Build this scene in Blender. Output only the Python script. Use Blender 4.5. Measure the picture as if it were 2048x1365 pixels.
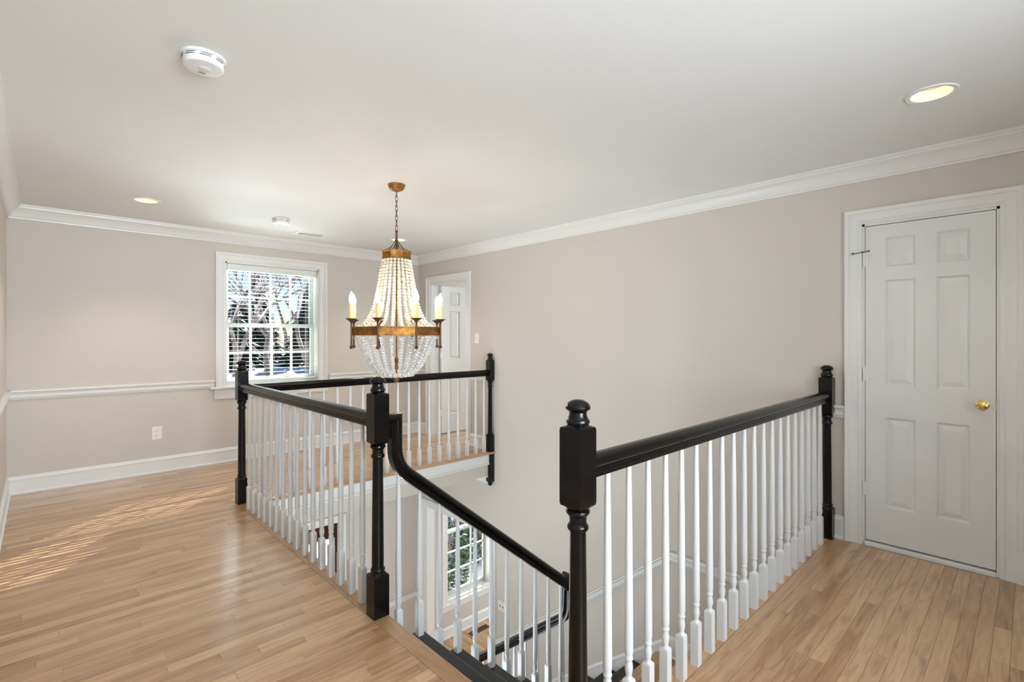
import bpy, bmesh, math, random
from mathutils import Vector
random.seed(7)
for o in list(bpy.data.objects): bpy.data.objects.remove(o)
scene = bpy.context.scene
COL = scene.collection

# ------------------------------------------------------------------ camera, world, sun, large lights, exposure
F_PX, YAW, HORIZON, EYE = 990.78, 0.7608, 674.28, 1.3276
cam_d = bpy.data.cameras.new('camera'); cam = bpy.data.objects.new('camera', cam_d); COL.objects.link(cam)
cam_d.sensor_width = 36; cam_d.lens = F_PX / 2048 * 36; cam_d.shift_y = -(682.5 - HORIZON) / 2048
cam_d.clip_start = 0.02; cam_d.clip_end = 400
cam.location = (0, 0, EYE); cam.rotation_euler = (math.pi / 2, 0, -YAW)
scene.camera = cam

W_STR, SUN_STR = 0.085, 25.0
world = bpy.data.worlds.new('world'); scene.world = world; world.use_nodes = True
wn = world.node_tree; wn.nodes.clear()
wo = wn.nodes.new('ShaderNodeOutputWorld'); wb = wn.nodes.new('ShaderNodeBackground'); ws = wn.nodes.new('ShaderNodeTexSky')
ws.sky_type = 'NISHITA'; ws.sun_disc = False; ws.sun_elevation = math.radians(42); ws.sun_rotation = math.radians(45)
ws.air_density = 1.0; ws.dust_density = 0.1; ws.ozone_density = 3.0
wb.inputs['Strength'].default_value = W_STR
wn.links.new(ws.outputs[0], wb.inputs[0]); wn.links.new(wb.outputs[0], wo.inputs[0])

def lamp(name, kind, loc, energy, color=(1, 1, 1), target=None, **kw):
    d = bpy.data.lights.new(name, kind); d.energy = energy; d.color = color
    for k, v in kw.items(): setattr(d, k, v)
    o = bpy.data.objects.new(name, d); COL.objects.link(o); o.location = loc
    if target is not None:
        o.rotation_euler = (Vector(target) - Vector(loc)).to_track_quat('-Z', 'Y').to_euler()
    return o
lamp('sun', 'SUN', (8, 12, 9), SUN_STR, (1, 0.95, 0.87), (8 - 1, 12 - 1, 9 - 0.88), angle=math.radians(0.28))
# cool fill panels added to brighten the hall and the rooms off it
FILL_TINT = (0.80, 0.91, 1.0)
lamp('fill_hall', 'AREA', (0.85, -1.78, 1.5), 70, FILL_TINT, (0.75, 3, 2.05), shape='RECTANGLE', size=1.9, size_y=1.5, spread=math.radians(115))  # added fill behind the camera; the window it sits at is invented
lamp('fill_snow_bounce', 'AREA', (3.5, 9.4, -1.25), 250, FILL_TINT, (1.85, 5.9, 1.5), shape='RECTANGLE', size=2.8, size_y=1.5, spread=math.radians(70))  # added panel outdoors, stands in for sunlight bounced off the snow
lamp('fill_foyer', 'AREA', (0.25, 3.3, -2.1), 84, FILL_TINT, (2.9, 3.4, 1.6), shape='RECTANGLE', size=2.0, size_y=1.6)  # added fill aimed up the stairwell, not a foyer window
lamp('fill_dining', 'AREA', (6.55, 4.3, -1.6), 60, FILL_TINT, (4, 4.6, -1.8), shape='RECTANGLE', size=2.0, size_y=1.6)  # added fill inside the dining room, away from its window
lamp('fill_bedroom', 'AREA', (6.55, 4.6, 1.5), 50, FILL_TINT, (4, 5.0, 1.4), shape='RECTANGLE', size=1.6, size_y=1.4)  # added unseen fill for the room behind the open door
vs = scene.view_settings
scene.display_settings.display_device = 'sRGB'
vs.view_transform = 'Standard'; vs.look = 'None'; vs.exposure = 0.40; vs.gamma = 1.0; vs.use_curve_mapping = False

# ------------------------------------------------------------------ main dimensions (metres)
XL, XR, YB, YN = -0.205, 3.82, 5.904, -1.85          # left, right, back and near wall faces
CEIL, LOW, LCEIL = 2.44, -3.08, -0.28                 # ceiling, lower floor, lower ceiling
XF, YE, WT = 6.85, 2.40, 0.12                         # far side of the rooms to the right, their near wall, wall thickness
RX = 1.168                                            # rail line along the hall
NA, NB, NC = (RX, 4.363), (RX, 2.157), (RX, 0.940)    # newels
NE, ND, NL = (3.778, 0.940), (3.776, 4.335), (2.68, 2.157)
RISE, RUN1, RUN2 = 0.1925, 0.2435, 0.247
X0, Y0 = 1.20, 2.216                                  # nosing of the hall floor above flight one / of the landing above flight two
LAND = -7 * RISE

# ------------------------------------------------------------------ materials
MATS = {}
def mat(name, color, rough=0.5, metal=0.0, spec=0.5, coat=0.0, noise=None, bump=None, emit=None, trans=0.0, ior=1.45):
    m = bpy.data.materials.new(name); m.use_nodes = True; nt = m.node_tree
    b = nt.nodes['Principled BSDF']
    b.inputs['Base Color'].default_value = (*color, 1); b.inputs['Roughness'].default_value = rough
    b.inputs['Metallic'].default_value = metal; b.inputs['Specular IOR Level'].default_value = spec
    b.inputs['Coat Weight'].default_value = coat; b.inputs['Coat Roughness'].default_value = 0.08
    b.inputs['Transmission Weight'].default_value = trans; b.inputs['IOR'].default_value = ior
    if emit: b.inputs['Emission Color'].default_value = (*emit[0], 1); b.inputs['Emission Strength'].default_value = emit[1]
    if noise:
        sc, c2, lo, hi = noise
        tc = nt.nodes.new('ShaderNodeTexCoord'); n = nt.nodes.new('ShaderNodeTexNoise'); n.inputs['Scale'].default_value = sc
        n.inputs['Detail'].default_value = 5
        r = nt.nodes.new('ShaderNodeValToRGB'); r.color_ramp.elements[0].position = lo; r.color_ramp.elements[1].position = hi
        r.color_ramp.elements[0].color = (*color, 1); r.color_ramp.elements[1].color = (*c2, 1)
        nt.links.new(tc.outputs['Object'], n.inputs['Vector']); nt.links.new(n.outputs['Fac'], r.inputs['Fac'])
        nt.links.new(r.outputs['Color'], b.inputs['Base Color'])
    if bump:
        tc = nt.nodes.new('ShaderNodeTexCoord'); n = nt.nodes.new('ShaderNodeTexNoise'); n.inputs['Scale'].default_value = bump[0]
        bp = nt.nodes.new('ShaderNodeBump'); bp.inputs['Strength'].default_value = bump[1]; bp.inputs['Distance'].default_value = 0.002
        nt.links.new(tc.outputs['Object'], n.inputs['Vector']); nt.links.new(n.outputs['Fac'], bp.inputs['Height'])
        nt.links.new(bp.outputs['Normal'], b.inputs['Normal'])
    MATS[name] = m; return m
mat('wall', (0.60, 0.55, 0.492), 0.75, bump=(160, 0.12))
mat('ceiling', (0.80, 0.80, 0.79), 0.85, bump=(120, 0.1))
mat('trim', (0.76, 0.75, 0.725), 0.32)
mat('door_white', (0.74, 0.73, 0.705), 0.34)
mat('white_paint', (0.67, 0.665, 0.655), 0.28)
mat('black_paint', (0.004, 0.0035, 0.0033), 0.2, spec=0.38)
mat('tread_black', (0.010, 0.010, 0.010), 0.32)
mat('brass', (0.75, 0.55, 0.22), 0.16, 1.0)
mat('bronze', (0.20, 0.085, 0.025), 0.42, 0.85, noise=(22, (0.40, 0.19, 0.045), 0.40, 0.64))
mat('bronze_dark', (0.10, 0.055, 0.032), 0.45, 0.8, noise=(30, (0.2, 0.1, 0.045), 0.4, 0.65))
mat('iron', (0.11, 0.10, 0.085), 0.45, 0.8)
mat('sash_paint', (0.50, 0.53, 0.48), 0.4)
mat('plastic', (0.80, 0.80, 0.78), 0.4)
mat('plate', (0.80, 0.79, 0.76), 0.35)
mat('slot', (0.02, 0.02, 0.02), 0.6)
mat('grey_print', (0.36, 0.36, 0.36), 0.6)
mat('blind', (0.74, 0.75, 0.73), 0.33, spec=1.0)
mat('candle', (0.82, 0.58, 0.27), 0.5, emit=((1, 0.62, 0.25), 0.12))
mat('bulb', (1, 0.9, 0.7), 0.3, emit=((1, 0.90, 0.75), 125))
mat('can_glow', (1, 0.92, 0.8), 0.4, emit=((1, 0.90, 0.74), 3.2))
mat('can_inside', (0.78, 0.71, 0.60), 0.4)
mat('bead_cream', (0.86, 0.78, 0.62), 0.22, spec=0.6, trans=0.25)
mat('bead_clear', (0.95, 0.96, 0.96), 0.04, spec=0.8, trans=0.62, ior=1.5)
mat('bead_frost', (0.93, 0.86, 0.74), 0.28, trans=0.3)
mat('mahogany', (0.050, 0.016, 0.010), 0.3)
mat('vent_brown', (0.10, 0.055, 0.028), 0.4, 0.5)
mat('snow', (0.80, 0.86, 0.97), 0.8, noise=(0.6, (0.70, 0.78, 0.92), 0.4, 0.7))
mat('needles', (0.012, 0.028, 0.018), 0.7, noise=(3, (0.035, 0.06, 0.04), 0.4, 0.7))
mat('hedge', (0.012, 0.022, 0.02), 0.7, noise=(2, (0.03, 0.045, 0.04), 0.4, 0.7))
mat('bark', (0.10, 0.075, 0.065), 0.8, noise=(4, (0.22, 0.19, 0.18), 0.4, 0.7))
mat('twig_snow', (0.62, 0.60, 0.62), 0.8)
mat('leaf', (0.025, 0.060, 0.022), 0.35, noise=(9, (0.10, 0.15, 0.06), 0.45, 0.7))
mat('siding', (0.30, 0.36, 0.45), 0.6)
mat('roof', (0.20, 0.20, 0.22), 0.8)
mat('house_glass', (0.04, 0.05, 0.07), 0.1)

def glass_mat():
    m = bpy.data.materials.new('window_glass'); m.use_nodes = True; nt = m.node_tree; nt.nodes.clear()
    o = nt.nodes.new('ShaderNodeOutputMaterial'); mx = nt.nodes.new('ShaderNodeMixShader')
    t = nt.nodes.new('ShaderNodeBsdfTransparent'); g = nt.nodes.new('ShaderNodeBsdfGlossy'); g.inputs['Roughness'].default_value = 0.01
    f = nt.nodes.new('ShaderNodeFresnel'); f.inputs['IOR'].default_value = 1.35
    t.inputs[0].default_value = (0.94, 0.97, 0.97, 1)
    nt.links.new(f.outputs[0], mx.inputs[0]); nt.links.new(t.outputs[0], mx.inputs[1]); nt.links.new(g.outputs[0], mx.inputs[2])
    nt.links.new(mx.outputs[0], o.inputs[0]); MATS['glass'] = m
glass_mat()

def wood_mat(name, light, dark, along='X', rough=0.42):
    """boards: each object gets its own tone and grain offset; grain runs along X or Y"""
    m = bpy.data.materials.new(name); m.use_nodes = True; nt = m.node_tree; N = nt.nodes.new; L = nt.links.new
    b = nt.nodes['Principled BSDF']; b.inputs['Roughness'].default_value = rough
    b.inputs['Specular IOR Level'].default_value = 0.3
    b.inputs['Coat Weight'].default_value = 0.95; b.inputs['Coat Roughness'].default_value = 0.2
    geo = N('ShaderNodeNewGeometry'); oi = N('ShaderNodeObjectInfo')
    att = N('ShaderNodeAttribute'); att.attribute_name = 'tone'          # for boards joined in one mesh
    rnd = N('ShaderNodeMath'); rnd.operation = 'ADD'; L(oi.outputs['Random'], rnd.inputs[0]); L(att.outputs['Fac'], rnd.inputs[1])
    fr = N('ShaderNodeMath'); fr.operation = 'FRACT'; L(rnd.outputs[0], fr.inputs[0])
    off = N('ShaderNodeMath'); off.operation = 'MULTIPLY'; off.inputs[1].default_value = 37.0; L(fr.outputs[0], off.inputs[0])
    cx = N('ShaderNodeCombineXYZ')
    for i in range(3): L(off.outputs[0], cx.inputs[i])
    add = N('ShaderNodeVectorMath'); add.operation = 'ADD'; L(geo.outputs['Position'], add.inputs[0]); L(cx.outputs[0], add.inputs[1])
    def noise(scale, detail, dist=0.0):
        mp = N('ShaderNodeMapping'); mp.inputs['Scale'].default_value = scale
        n = N('ShaderNodeTexNoise'); n.inputs['Scale'].default_value = 1; n.inputs['Detail'].default_value = detail
        n.inputs['Distortion'].default_value = dist
        L(add.outputs[0], mp.inputs[0]); L(mp.outputs[0], n.inputs['Vector']); return n
    k = (lambda a, c: (a, c, c)) if along == 'X' else (lambda a, c: (c, a, c))
    fig = noise(k(2.3, 27.0), 4, 1.8); fine = noise(k(7.0, 260.0), 3); knot = noise(k(2.6, 13.0), 2, 0.6)
    base = N('ShaderNodeMix'); base.data_type = 'RGBA'
    tone = N('ShaderNodeMapRange'); tone.inputs['To Min'].default_value = 0.0; tone.inputs['To Max'].default_value = 0.70
    L(fr.outputs[0], tone.inputs[0])
    figr = N('ShaderNodeMapRange'); figr.inputs['From Min'].default_value = 0.42; figr.inputs['From Max'].default_value = 0.75
    figr.inputs['To Max'].default_value = 0.58; L(fig.outputs['Fac'], figr.inputs[0])
    finr = N('ShaderNodeMapRange'); finr.inputs['From Min'].default_value = 0.5; finr.inputs['From Max'].default_value = 0.8
    finr.inputs['To Max'].default_value = 0.18; L(fine.outputs['Fac'], finr.inputs[0])
    s1 = N('ShaderNodeMath'); s1.operation = 'ADD'; L(tone.outputs[0], s1.inputs[0]); L(figr.outputs[0], s1.inputs[1])
    s2 = N('ShaderNodeMath'); s2.operation = 'ADD'; s2.use_clamp = True; L(s1.outputs[0], s2.inputs[0]); L(finr.outputs[0], s2.inputs[1])
    L(s2.outputs[0], base.inputs[0]); base.inputs[6].default_value = (*light, 1); base.inputs[7].default_value = (*dark, 1)
    kr = N('ShaderNodeMapRange'); kr.inputs['From Min'].default_value = 0.60; kr.inputs['From Max'].default_value = 0.76
    kr.inputs['To Max'].default_value = 0.6; L(knot.outputs['Fac'], kr.inputs[0])
    mk = N('ShaderNodeMix'); mk.data_type = 'RGBA'; L(kr.outputs[0], mk.inputs[0]); L(base.outputs[2], mk.inputs[6])
    mk.inputs[7].default_value = (dark[0] * 0.45, dark[1] * 0.36, dark[2] * 0.3, 1)
    L(mk.outputs[2], b.inputs['Base Color'])
    rr = N('ShaderNodeMapRange'); rr.inputs['To Min'].default_value = rough - 0.06; rr.inputs['To Max'].default_value = rough + 0.1
    L(fig.outputs['Fac'], rr.inputs[0]); L(rr.outputs[0], b.inputs['Roughness'])
    bp = N('ShaderNodeBump'); bp.inputs['Strength'].default_value = 0.12; bp.inputs['Distance'].default_value = 0.001
    L(fine.outputs['Fac'], bp.inputs['Height']); L(bp.outputs['Normal'], b.inputs['Normal'])
    MATS[name] = m
wood_mat('oak', (0.61, 0.39, 0.208), (0.345, 0.178, 0.077), 'X')
wood_mat('oak_y', (0.61, 0.39, 0.208), (0.345, 0.178, 0.077), 'Y')
mat('subfloor', (0.10, 0.06, 0.035), 0.8)

# ------------------------------------------------------------------ mesh helpers
class MB:
    def __init__(s): s.v = []; s.f = []
    def add(s, vs, fs):
        n = len(s.v); s.v += [tuple(v) for v in vs]; s.f += [tuple(i + n for i in f) for f in fs]; return s
    def box(s, x0, x1, y0, y1, z0, z1):
        return s.add([(x0,y0,z0),(x1,y0,z0),(x1,y1,z0),(x0,y1,z0),(x0,y0,z1),(x1,y0,z1),(x1,y1,z1),(x0,y1,z1)],
              [(3,2,1,0),(4,5,6,7),(0,1,5,4),(1,2,6,5),(2,3,7,6),(3,0,4,7)])
    def cbox(s, x0, x1, y0, y1, z0, z1, c):                       # box whose six faces are chamfered
        P = []; A = ((x0,x1),(y0,y1),(z0,z1))
        bm = bmesh.new(); bmesh.ops.create_cube(bm, size=1.0)
        for v in bm.verts: v.co = Vector([A[i][0] if v.co[i] < 0 else A[i][1] for i in range(3)])
        bmesh.ops.bevel(bm, geom=list(bm.edges), offset=c, segments=1, affect='EDGES')
        bm.verts.index_update(); s.add([v.co[:] for v in bm.verts], [[v.index for v in f.verts] for f in bm.faces]); bm.free(); return s
    def rings(s, rings, cap0=True, cap1=True, closed=True):       # loft of rings with equal counts
        n = len(rings[0]); vs = [p for r in rings for p in r]; fs = []
        for i in range(len(rings) - 1):
            for k in range(n if closed else n - 1):
                a, b = i * n + k, i * n + (k + 1) % n
                fs.append((a, b, b + n, a + n))
        if cap0: fs.append(tuple(range(n - 1, -1, -1)))
        if cap1: fs.append(tuple((len(rings) - 1) * n + k for k in range(n)))
        return s.add(vs, fs)
    def lathe(s, prof, c=(0, 0, 0), n=16, cap0=True, cap1=True):  # prof: (radius, z)
        return s.rings([[(c[0] + r * math.cos(2*math.pi*k/n), c[1] + r * math.sin(2*math.pi*k/n), c[2] + z) for k in range(n)] for r, z in prof], cap0, cap1)
    def turned(s, prof, c=(0, 0, 0), n=24):                       # prof: (half size, z, square?)
        R = []
        for h, z, sq in prof:
            ring = []
            for k in range(n):
                a = math.pi / 4 + 2 * math.pi * k / n
                x, y = math.cos(a), math.sin(a)
                if sq: q = max(abs(x), abs(y)); x, y = x / q, y / q
                ring.append((c[0] + h * x, c[1] + h * y, c[2] + z))
            R.append(ring)
        return s.rings(R)
    def prism(s, pts, fn, a0, a1):                                # polygon pts (p,q) extruded from a0 to a1; fn(p,q,a)->xyz
        return s.rings([[fn(p, q, a0) for p, q in pts], [fn(p, q, a1) for p, q in pts]])
    def tube(s, path, r, n=8, closed=False):
        path = [Vector(p) for p in path]; R = []; m = len(path); up = None
        for i, p in enumerate(path):
            if closed: t = path[(i + 1) % m] - path[i - 1]
            else: t = path[min(i + 1, m - 1)] - path[max(i - 1, 0)]
            t.normalize()
            if up is None: up = Vector((0, 0, 1)) if abs(t.z) < 0.9 else Vector((1, 0, 0))
            u = (up - t * up.dot(t)).normalized(); w = t.cross(u); up = u
            rr = r[i] if isinstance(r, (list, tuple)) else r
            R.append([p + rr * (math.cos(2*math.pi*k/n) * u + math.sin(2*math.pi*k/n) * w) for k in range(n)])
        if closed: R.append(R[0])
        return s.rings(R, not closed, not closed)
    def sphere(s, c, r, n=8, m=5, zs=1.0):
        return s.lathe([(max(1e-4, r * math.sin(math.pi * i / m)), -r * zs * math.cos(math.pi * i / m)) for i in range(m + 1)], c, n)

WLOC = {}
def world_loc(o): return WLOC.get(o.name, Vector((0, 0, 0))) if o else Vector((0, 0, 0))
def mesh_from(mb, name, material, origin, smooth=True, angle=35):
    me = bpy.data.meshes.new(name)
    me.from_pydata([(v[0]-origin[0], v[1]-origin[1], v[2]-origin[2]) for v in mb.v], [], mb.f)
    bm = bmesh.new(); bm.from_mesh(me); bmesh.ops.recalc_face_normals(bm, faces=bm.faces); bm.to_mesh(me); bm.free()
    if smooth:
        me.polygons.foreach_set('use_smooth', [True] * len(me.polygons)); me.set_sharp_from_angle(angle=math.radians(angle))
    me.materials.append(MATS[material]); me.update(); return me
def obj(name, mb, material, parent=None, label=None, cat=None, group=None, kind=None, smooth=True, origin=None, angle=35):
    if origin is None:
        xs, ys, zs = zip(*mb.v); origin = Vector(((min(xs)+max(xs))/2, (min(ys)+max(ys))/2, min(zs)))
    origin = Vector(origin)
    o = bpy.data.objects.new(name, mesh_from(mb, name, material, origin, smooth, angle)); COL.objects.link(o)
    o.location = origin - world_loc(parent); o.parent = parent; WLOC[o.name] = origin
    return tag(o, label, cat, group, kind)
def place(name, me, loc, parent=None, label=None, cat=None, group=None, rot=None):   # another object sharing a mesh
    o = bpy.data.objects.new(name, me); COL.objects.link(o); o.parent = parent
    o.location = Vector(loc) - world_loc(parent); WLOC[o.name] = Vector(loc)
    if rot: o.rotation_euler = rot
    return tag(o, label, cat, group)
def tag(o, label=None, cat=None, group=None, kind=None):
    if label: o['label'] = label
    if cat: o['category'] = cat
    if group: o['group'] = group
    if kind: o['kind'] = kind
    return o
def thing(name, loc, label=None, cat=None, group=None, kind=None):
    o = bpy.data.objects.new(name, None); COL.objects.link(o); o.location = loc; o.empty_display_size = 0.05
    WLOC[o.name] = Vector(loc); return tag(o, label, cat, group, kind)

def panel_grid(mb, U, V, holes, w0, w1, fn):
    """slab in the U-V plane with thickness w0..w1 and rectangular holes (u0,u1,v0,v1)"""
    us = sorted(set([*U] + [h for q in holes for h in q[:2]])); vs_ = sorted(set([*V] + [h for q in holes for h in q[2:]]))
    us = [u for u in us if U[0] <= u <= U[1]]; vs_ = [v for v in vs_ if V[0] <= v <= V[1]]
    def solid(i, j):
        if i < 0 or j < 0 or i >= len(us) - 1 or j >= len(vs_) - 1: return False
        u, v = (us[i] + us[i+1]) / 2, (vs_[j] + vs_[j+1]) / 2
        return not any(a < u < b and c < v < d for a, b, c, d in holes)
    idx = {}
    def vid(i, j, k):
        if (i, j, k) not in idx: idx[(i, j, k)] = len(mb.v); mb.v.append(tuple(fn(us[i], vs_[j], (w0, w1)[k])))
        return idx[(i, j, k)]
    for i in range(len(us) - 1):
        for j in range(len(vs_) - 1):
            if not solid(i, j): continue
            for k in (0, 1): mb.f.append(tuple(vid(a, b, k) for a, b in ((i,j),(i+1,j),(i+1,j+1),(i,j+1))))
            for (di, dj, e) in ((-1,0,((i,j),(i,j+1))),(1,0,((i+1,j),(i+1,j+1))),(0,-1,((i,j),(i+1,j))),(0,1,((i,j+1),(i+1,j+1)))):
                if not solid(i + di, j + dj): mb.f.append((vid(*e[0],0), vid(*e[1],0), vid(*e[1],1), vid(*e[0],1)))
    return mb
fX = lambda x: (lambda u, v, w: (x + w, u, v))       # wall plane at constant X: u = Y
fY = lambda y: (lambda u, v, w: (u, y + w, v))       # wall plane at constant Y: u = X
fZ = lambda z: (lambda u, v, w: (u, v, z + w))

# ------------------------------------------------------------------ structure: shell
W1 = (1.415, 2.425, 0.79, 2.135)          # upper window opening (X0,X1,z0,z1)
W2 = (4.300, 5.150, -2.565, -0.66)        # dining-room window
FD = (1.72, 2.662, LOW, -0.955)           # front door
CD = (0.118, 0.757, 0.0, 2.052)           # closet door opening (Y0,Y1,z0,z1)
BD = (4.83, 5.612, -0.02, 2.045)            # bedroom door
OP = (4.365, 5.712, LOW, -0.975)          # cased opening to the dining room
def S(o): o['kind'] = 'structure'; return o
S(obj('wall_back', panel_grid(MB(), (XL - WT, XF + WT), (LOW - 0.2, CEIL + 0.15), [W1, W2, FD], 0, 0.17, fY(YB)), 'wall', smooth=False))
S(obj('wall_right', panel_grid(MB(), (YN - WT, YB), (LOW - 0.2, CEIL + 0.15), [CD, BD, OP], 0, WT, fX(XR)), 'wall', smooth=False))
S(obj('wall_left', panel_grid(MB(), (YN - WT, YB), (LOW - 0.2, CEIL + 0.15), [], -WT, 0, fX(XL)), 'wall', smooth=False))
S(obj('wall_near', panel_grid(MB(), (XL, XR), (LOW - 0.2, CEIL + 0.15), [(-0.1, 1.8, 0.75, 2.25)], -WT, 0, fY(YN)), 'wall', smooth=False))  # opening is invented, to go with the added hall fill
S(obj('wall_far_side', panel_grid(MB(), (YE - WT, YB), (LOW - 0.2, CEIL + 0.15), [], 0, WT, fX(XF)), 'wall', smooth=False))
S(obj('wall_inner', panel_grid(MB(), (XR + WT, XF), (LOW - 0.2, CEIL + 0.15), [], -WT, 0, fY(YE)), 'wall', smooth=False))
S(obj('wall_closet', panel_grid(MB(), (-0.25, 1.15), (-0.25, CEIL), [], 0, 0.05, fX(4.5)).box(XR+WT, 4.5, -0.25, -0.2, -0.25, CEIL).box(XR+WT, 4.5, 1.1, 1.15, -0.25, CEIL), 'wall', smooth=False))
CAN_XY = [(0.625, 4.973), (2.97, 5.005), (2.947, 0.318)]
mb = panel_grid(MB(), (XL - WT, XF + WT), (YN - WT, YB), [(x - 0.12, x + 0.12, y - 0.12, y + 0.12) for x, y in CAN_XY], CEIL, CEIL + 0.15, fZ(0))
for x, y in CAN_XY:                                   # round cut-outs for the recessed lights
    sq, ci = [], []
    for k in range(32):
        c, s_ = math.cos(math.pi/4 + math.pi/16*k), math.sin(math.pi/4 + math.pi/16*k); q = max(abs(c), abs(s_))
        sq.append((x + 0.12*c/q, y + 0.12*s_/q, CEIL)); ci.append((x + 0.0785*c, y + 0.0785*s_, CEIL))
    mb.rings([sq, ci], False, False)
S(obj('ceiling', mb, 'ceiling', smooth=False))
# floor slab with the stairwell cut out: X from the hall edge to the right wall, Y from the near edge to the far edge
HOLE = (1.185, XR, 0.965, 4.335)
floor = S(obj('floor', panel_grid(MB(), (XL, XR), (YN, YB), [HOLE], LCEIL, -0.013, fZ(0)), 'wall', smooth=False))
flr_b = S(obj('floor', MB().box(XR + WT, XF, YE, YB, LCEIL, 0.0).box(XR + WT, 4.5, -0.2, 1.1, LCEIL, -0.001).box(XR, XR + WT, BD[0], BD[1], -0.02, 0.0), 'oak', smooth=False))
flr_l = S(obj('floor', MB().box(XL, XF, YN, YB, LOW - 0.2, LOW - 0.012), 'subfloor', smooth=False))

# floor boards
def board_mesh(x0, x1, y0, y1, zt, t=0.013, g=0.0003, c=0.0008):
    mb = MB(); x0 += g; x1 -= g; y0 += g; y1 -= g; zb = zt - t
    r = [[(x0,y0,zb),(x1,y0,zb),(x1,y1,zb),(x0,y1,zb)], [(x0,y0,zt-c),(x1,y0,zt-c),(x1,y1,zt-c),(x0,y1,zt-c)],
         [(x0+c,y0+c,zt),(x1-c,y0+c,zt),(x1-c,y1-c,zt),(x0+c,y1-c,zt)]]
    return mb.rings(r)
PW = 0.0572
boards = []
def row_boards(a0, a1, lo=0.32, hi=1.25):
    c = a0 + random.uniform(-0.9, -0.05); out = []
    while c < a1:
        n = c + random.uniform(lo, hi)
        p, q = max(c, a0), min(n, a1)
        if q - p > 0.02: out.append((p, q))
        c = n
    return out
y = 0.9206 - 48 * PW
while y < YB - 0.002:
    y1 = min(y + PW, YB); ym = (y + y1) / 2
    if ym > YN:
        xr = XR if (ym < 0.9206 or ym > 4.402) else 1.127
        for p, q in row_boards(XL, xr): boards.append((p, q, max(y, YN), y1))
    y = y1
def px(P):
    x, yy, z = P; d = x*math.sin(YAW) + yy*math.cos(YAW); r = x*math.cos(YAW) - yy*math.sin(YAW)
    return d, 1024 + F_PX*r/d if d > 0.05 else 9e9, HORIZON - F_PX*(z-EYE)/d if d > 0.05 else 9e9
def shown(b):
    best = 0; n = 8
    for i in range(n + 1):
        xx = b[0] + (b[1]-b[0])*i/n; d, u, v = px((xx, (b[2]+b[3])/2, 0))
        if d > 0.3 and -40 < u < 2088 and v < 1400: best += (b[1]-b[0]) / (n+1) * (b[3]-b[2]) * F_PX**2 * EYE / d**3
    return best
boards.sort(key=shown, reverse=True)
for b in boards[:290]: obj('plank', board_mesh(*b, 0.0), 'oak', floor, smooth=False)
def joined(name, bs, zt, material, parent):
    mb = MB(); tones = []
    for b in bs: mb2 = board_mesh(*b, zt); mb.add(mb2.v, mb2.f); tones += [random.random()] * len(mb2.v)
    o = obj(name, mb, material, parent, kind='stuff', smooth=False)
    a = o.data.attributes.new('tone', 'FLOAT', 'POINT'); a.data.foreach_set('value', tones); return o
joined('plank_field', boards[290:], 0.0, 'oak', floor)
# nosing boards that border the stairwell
def nosing(name, x0, x1, y0, y1, side, parent, zt=0.0, material='oak_y', t=0.028):
    """board with a rounded front on one side"""
    r = t / 2; arc = [(-r + r * math.cos(a), zt - r + r * math.sin(a)) for a in [math.radians(k) for k in range(90, -91, -30)]]
    if side in ('+x', '-x'):
        pr = [((x1 + dx, z) if side == '+x' else (x0 - dx, z)) for dx, z in arc]
        other = x0 if side == '+x' else x1
        pts = pr + [(other, zt - t), (other, zt)]
        mb = MB().prism(pts, lambda p, q, a: (p, a, q), y0, y1)
    else:
        pr = [((y1 + dx, z) if side == '+y' else (y0 - dx, z)) for dx, z in arc]
        other = y0 if side == '+y' else y1
        pts = pr + [(other, zt - t), (other, zt)]
        mb = MB().prism(pts, lambda p, q, a: (a, p, q), x0, x1)
    return obj(name, mb, material, parent)
nosing('nosing_board', 1.128, 1.212, 0.9215, 4.4015, '+x', floor)
nosing('nosing_board', 1.2125, XR, 0.9215, 1.003, '+y', floor, material='oak')
nosing('nosing_board', 1.2125, XR, 4.293, 4.4015, '-y', floor, material='oak')
# white fascia under the nosing, and the plaster edge of the floor below it
for nm, mb in (('trim_1', MB().box(1.185, 1.203, 2.20, 4.335, -0.135, -0.028).box(1.185, 1.209, 2.20, 4.335, -0.142, -0.128)),
               ('trim_2', MB().box(1.203, XR, 4.315, 4.335, -0.135, -0.028).box(1.203, XR, 4.309, 4.335, -0.142, -0.128)),
               ('trim_3', MB().box(1.203, XR, 0.965, 0.985, -0.135, -0.028).box(1.203, XR, 0.965, 0.991, -0.142, -0.128))):
    S(obj(nm, mb, 'trim', smooth=False))
# walls under the edge of the hall: below the C-E railing down past the landing
S(obj('wall_stair', panel_grid(MB(), (1.185, XR), (LOW, LCEIL), [], -0.10, 0, fY(0.965)), 'wall', smooth=False))

# lower floor boards in the dining room seen through the opening, and boards behind them
lb = []; x = 3.75
while x < 5.6:
    for p, q in row_boards(3.9, YB, 0.5, 1.3): lb.append((x, x + PW, p, q))
    x += PW
for b in [b for b in lb if b[3] > 4.9 and b[0] < 5.25]: obj('plank', board_mesh(*b, LOW), 'oak_y', flr_l, smooth=False)
rest = [b for b in lb if not (b[3] > 4.9 and b[0] < 5.25)]
x = XL
while x < 3.75:
    for p, q in row_boards(YN, YB, 0.5, 1.4): rest.append((x, min(x + PW, 3.75), p, q))
    x += PW
joined('plank_field', rest, LOW, 'oak_y', flr_l)

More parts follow.
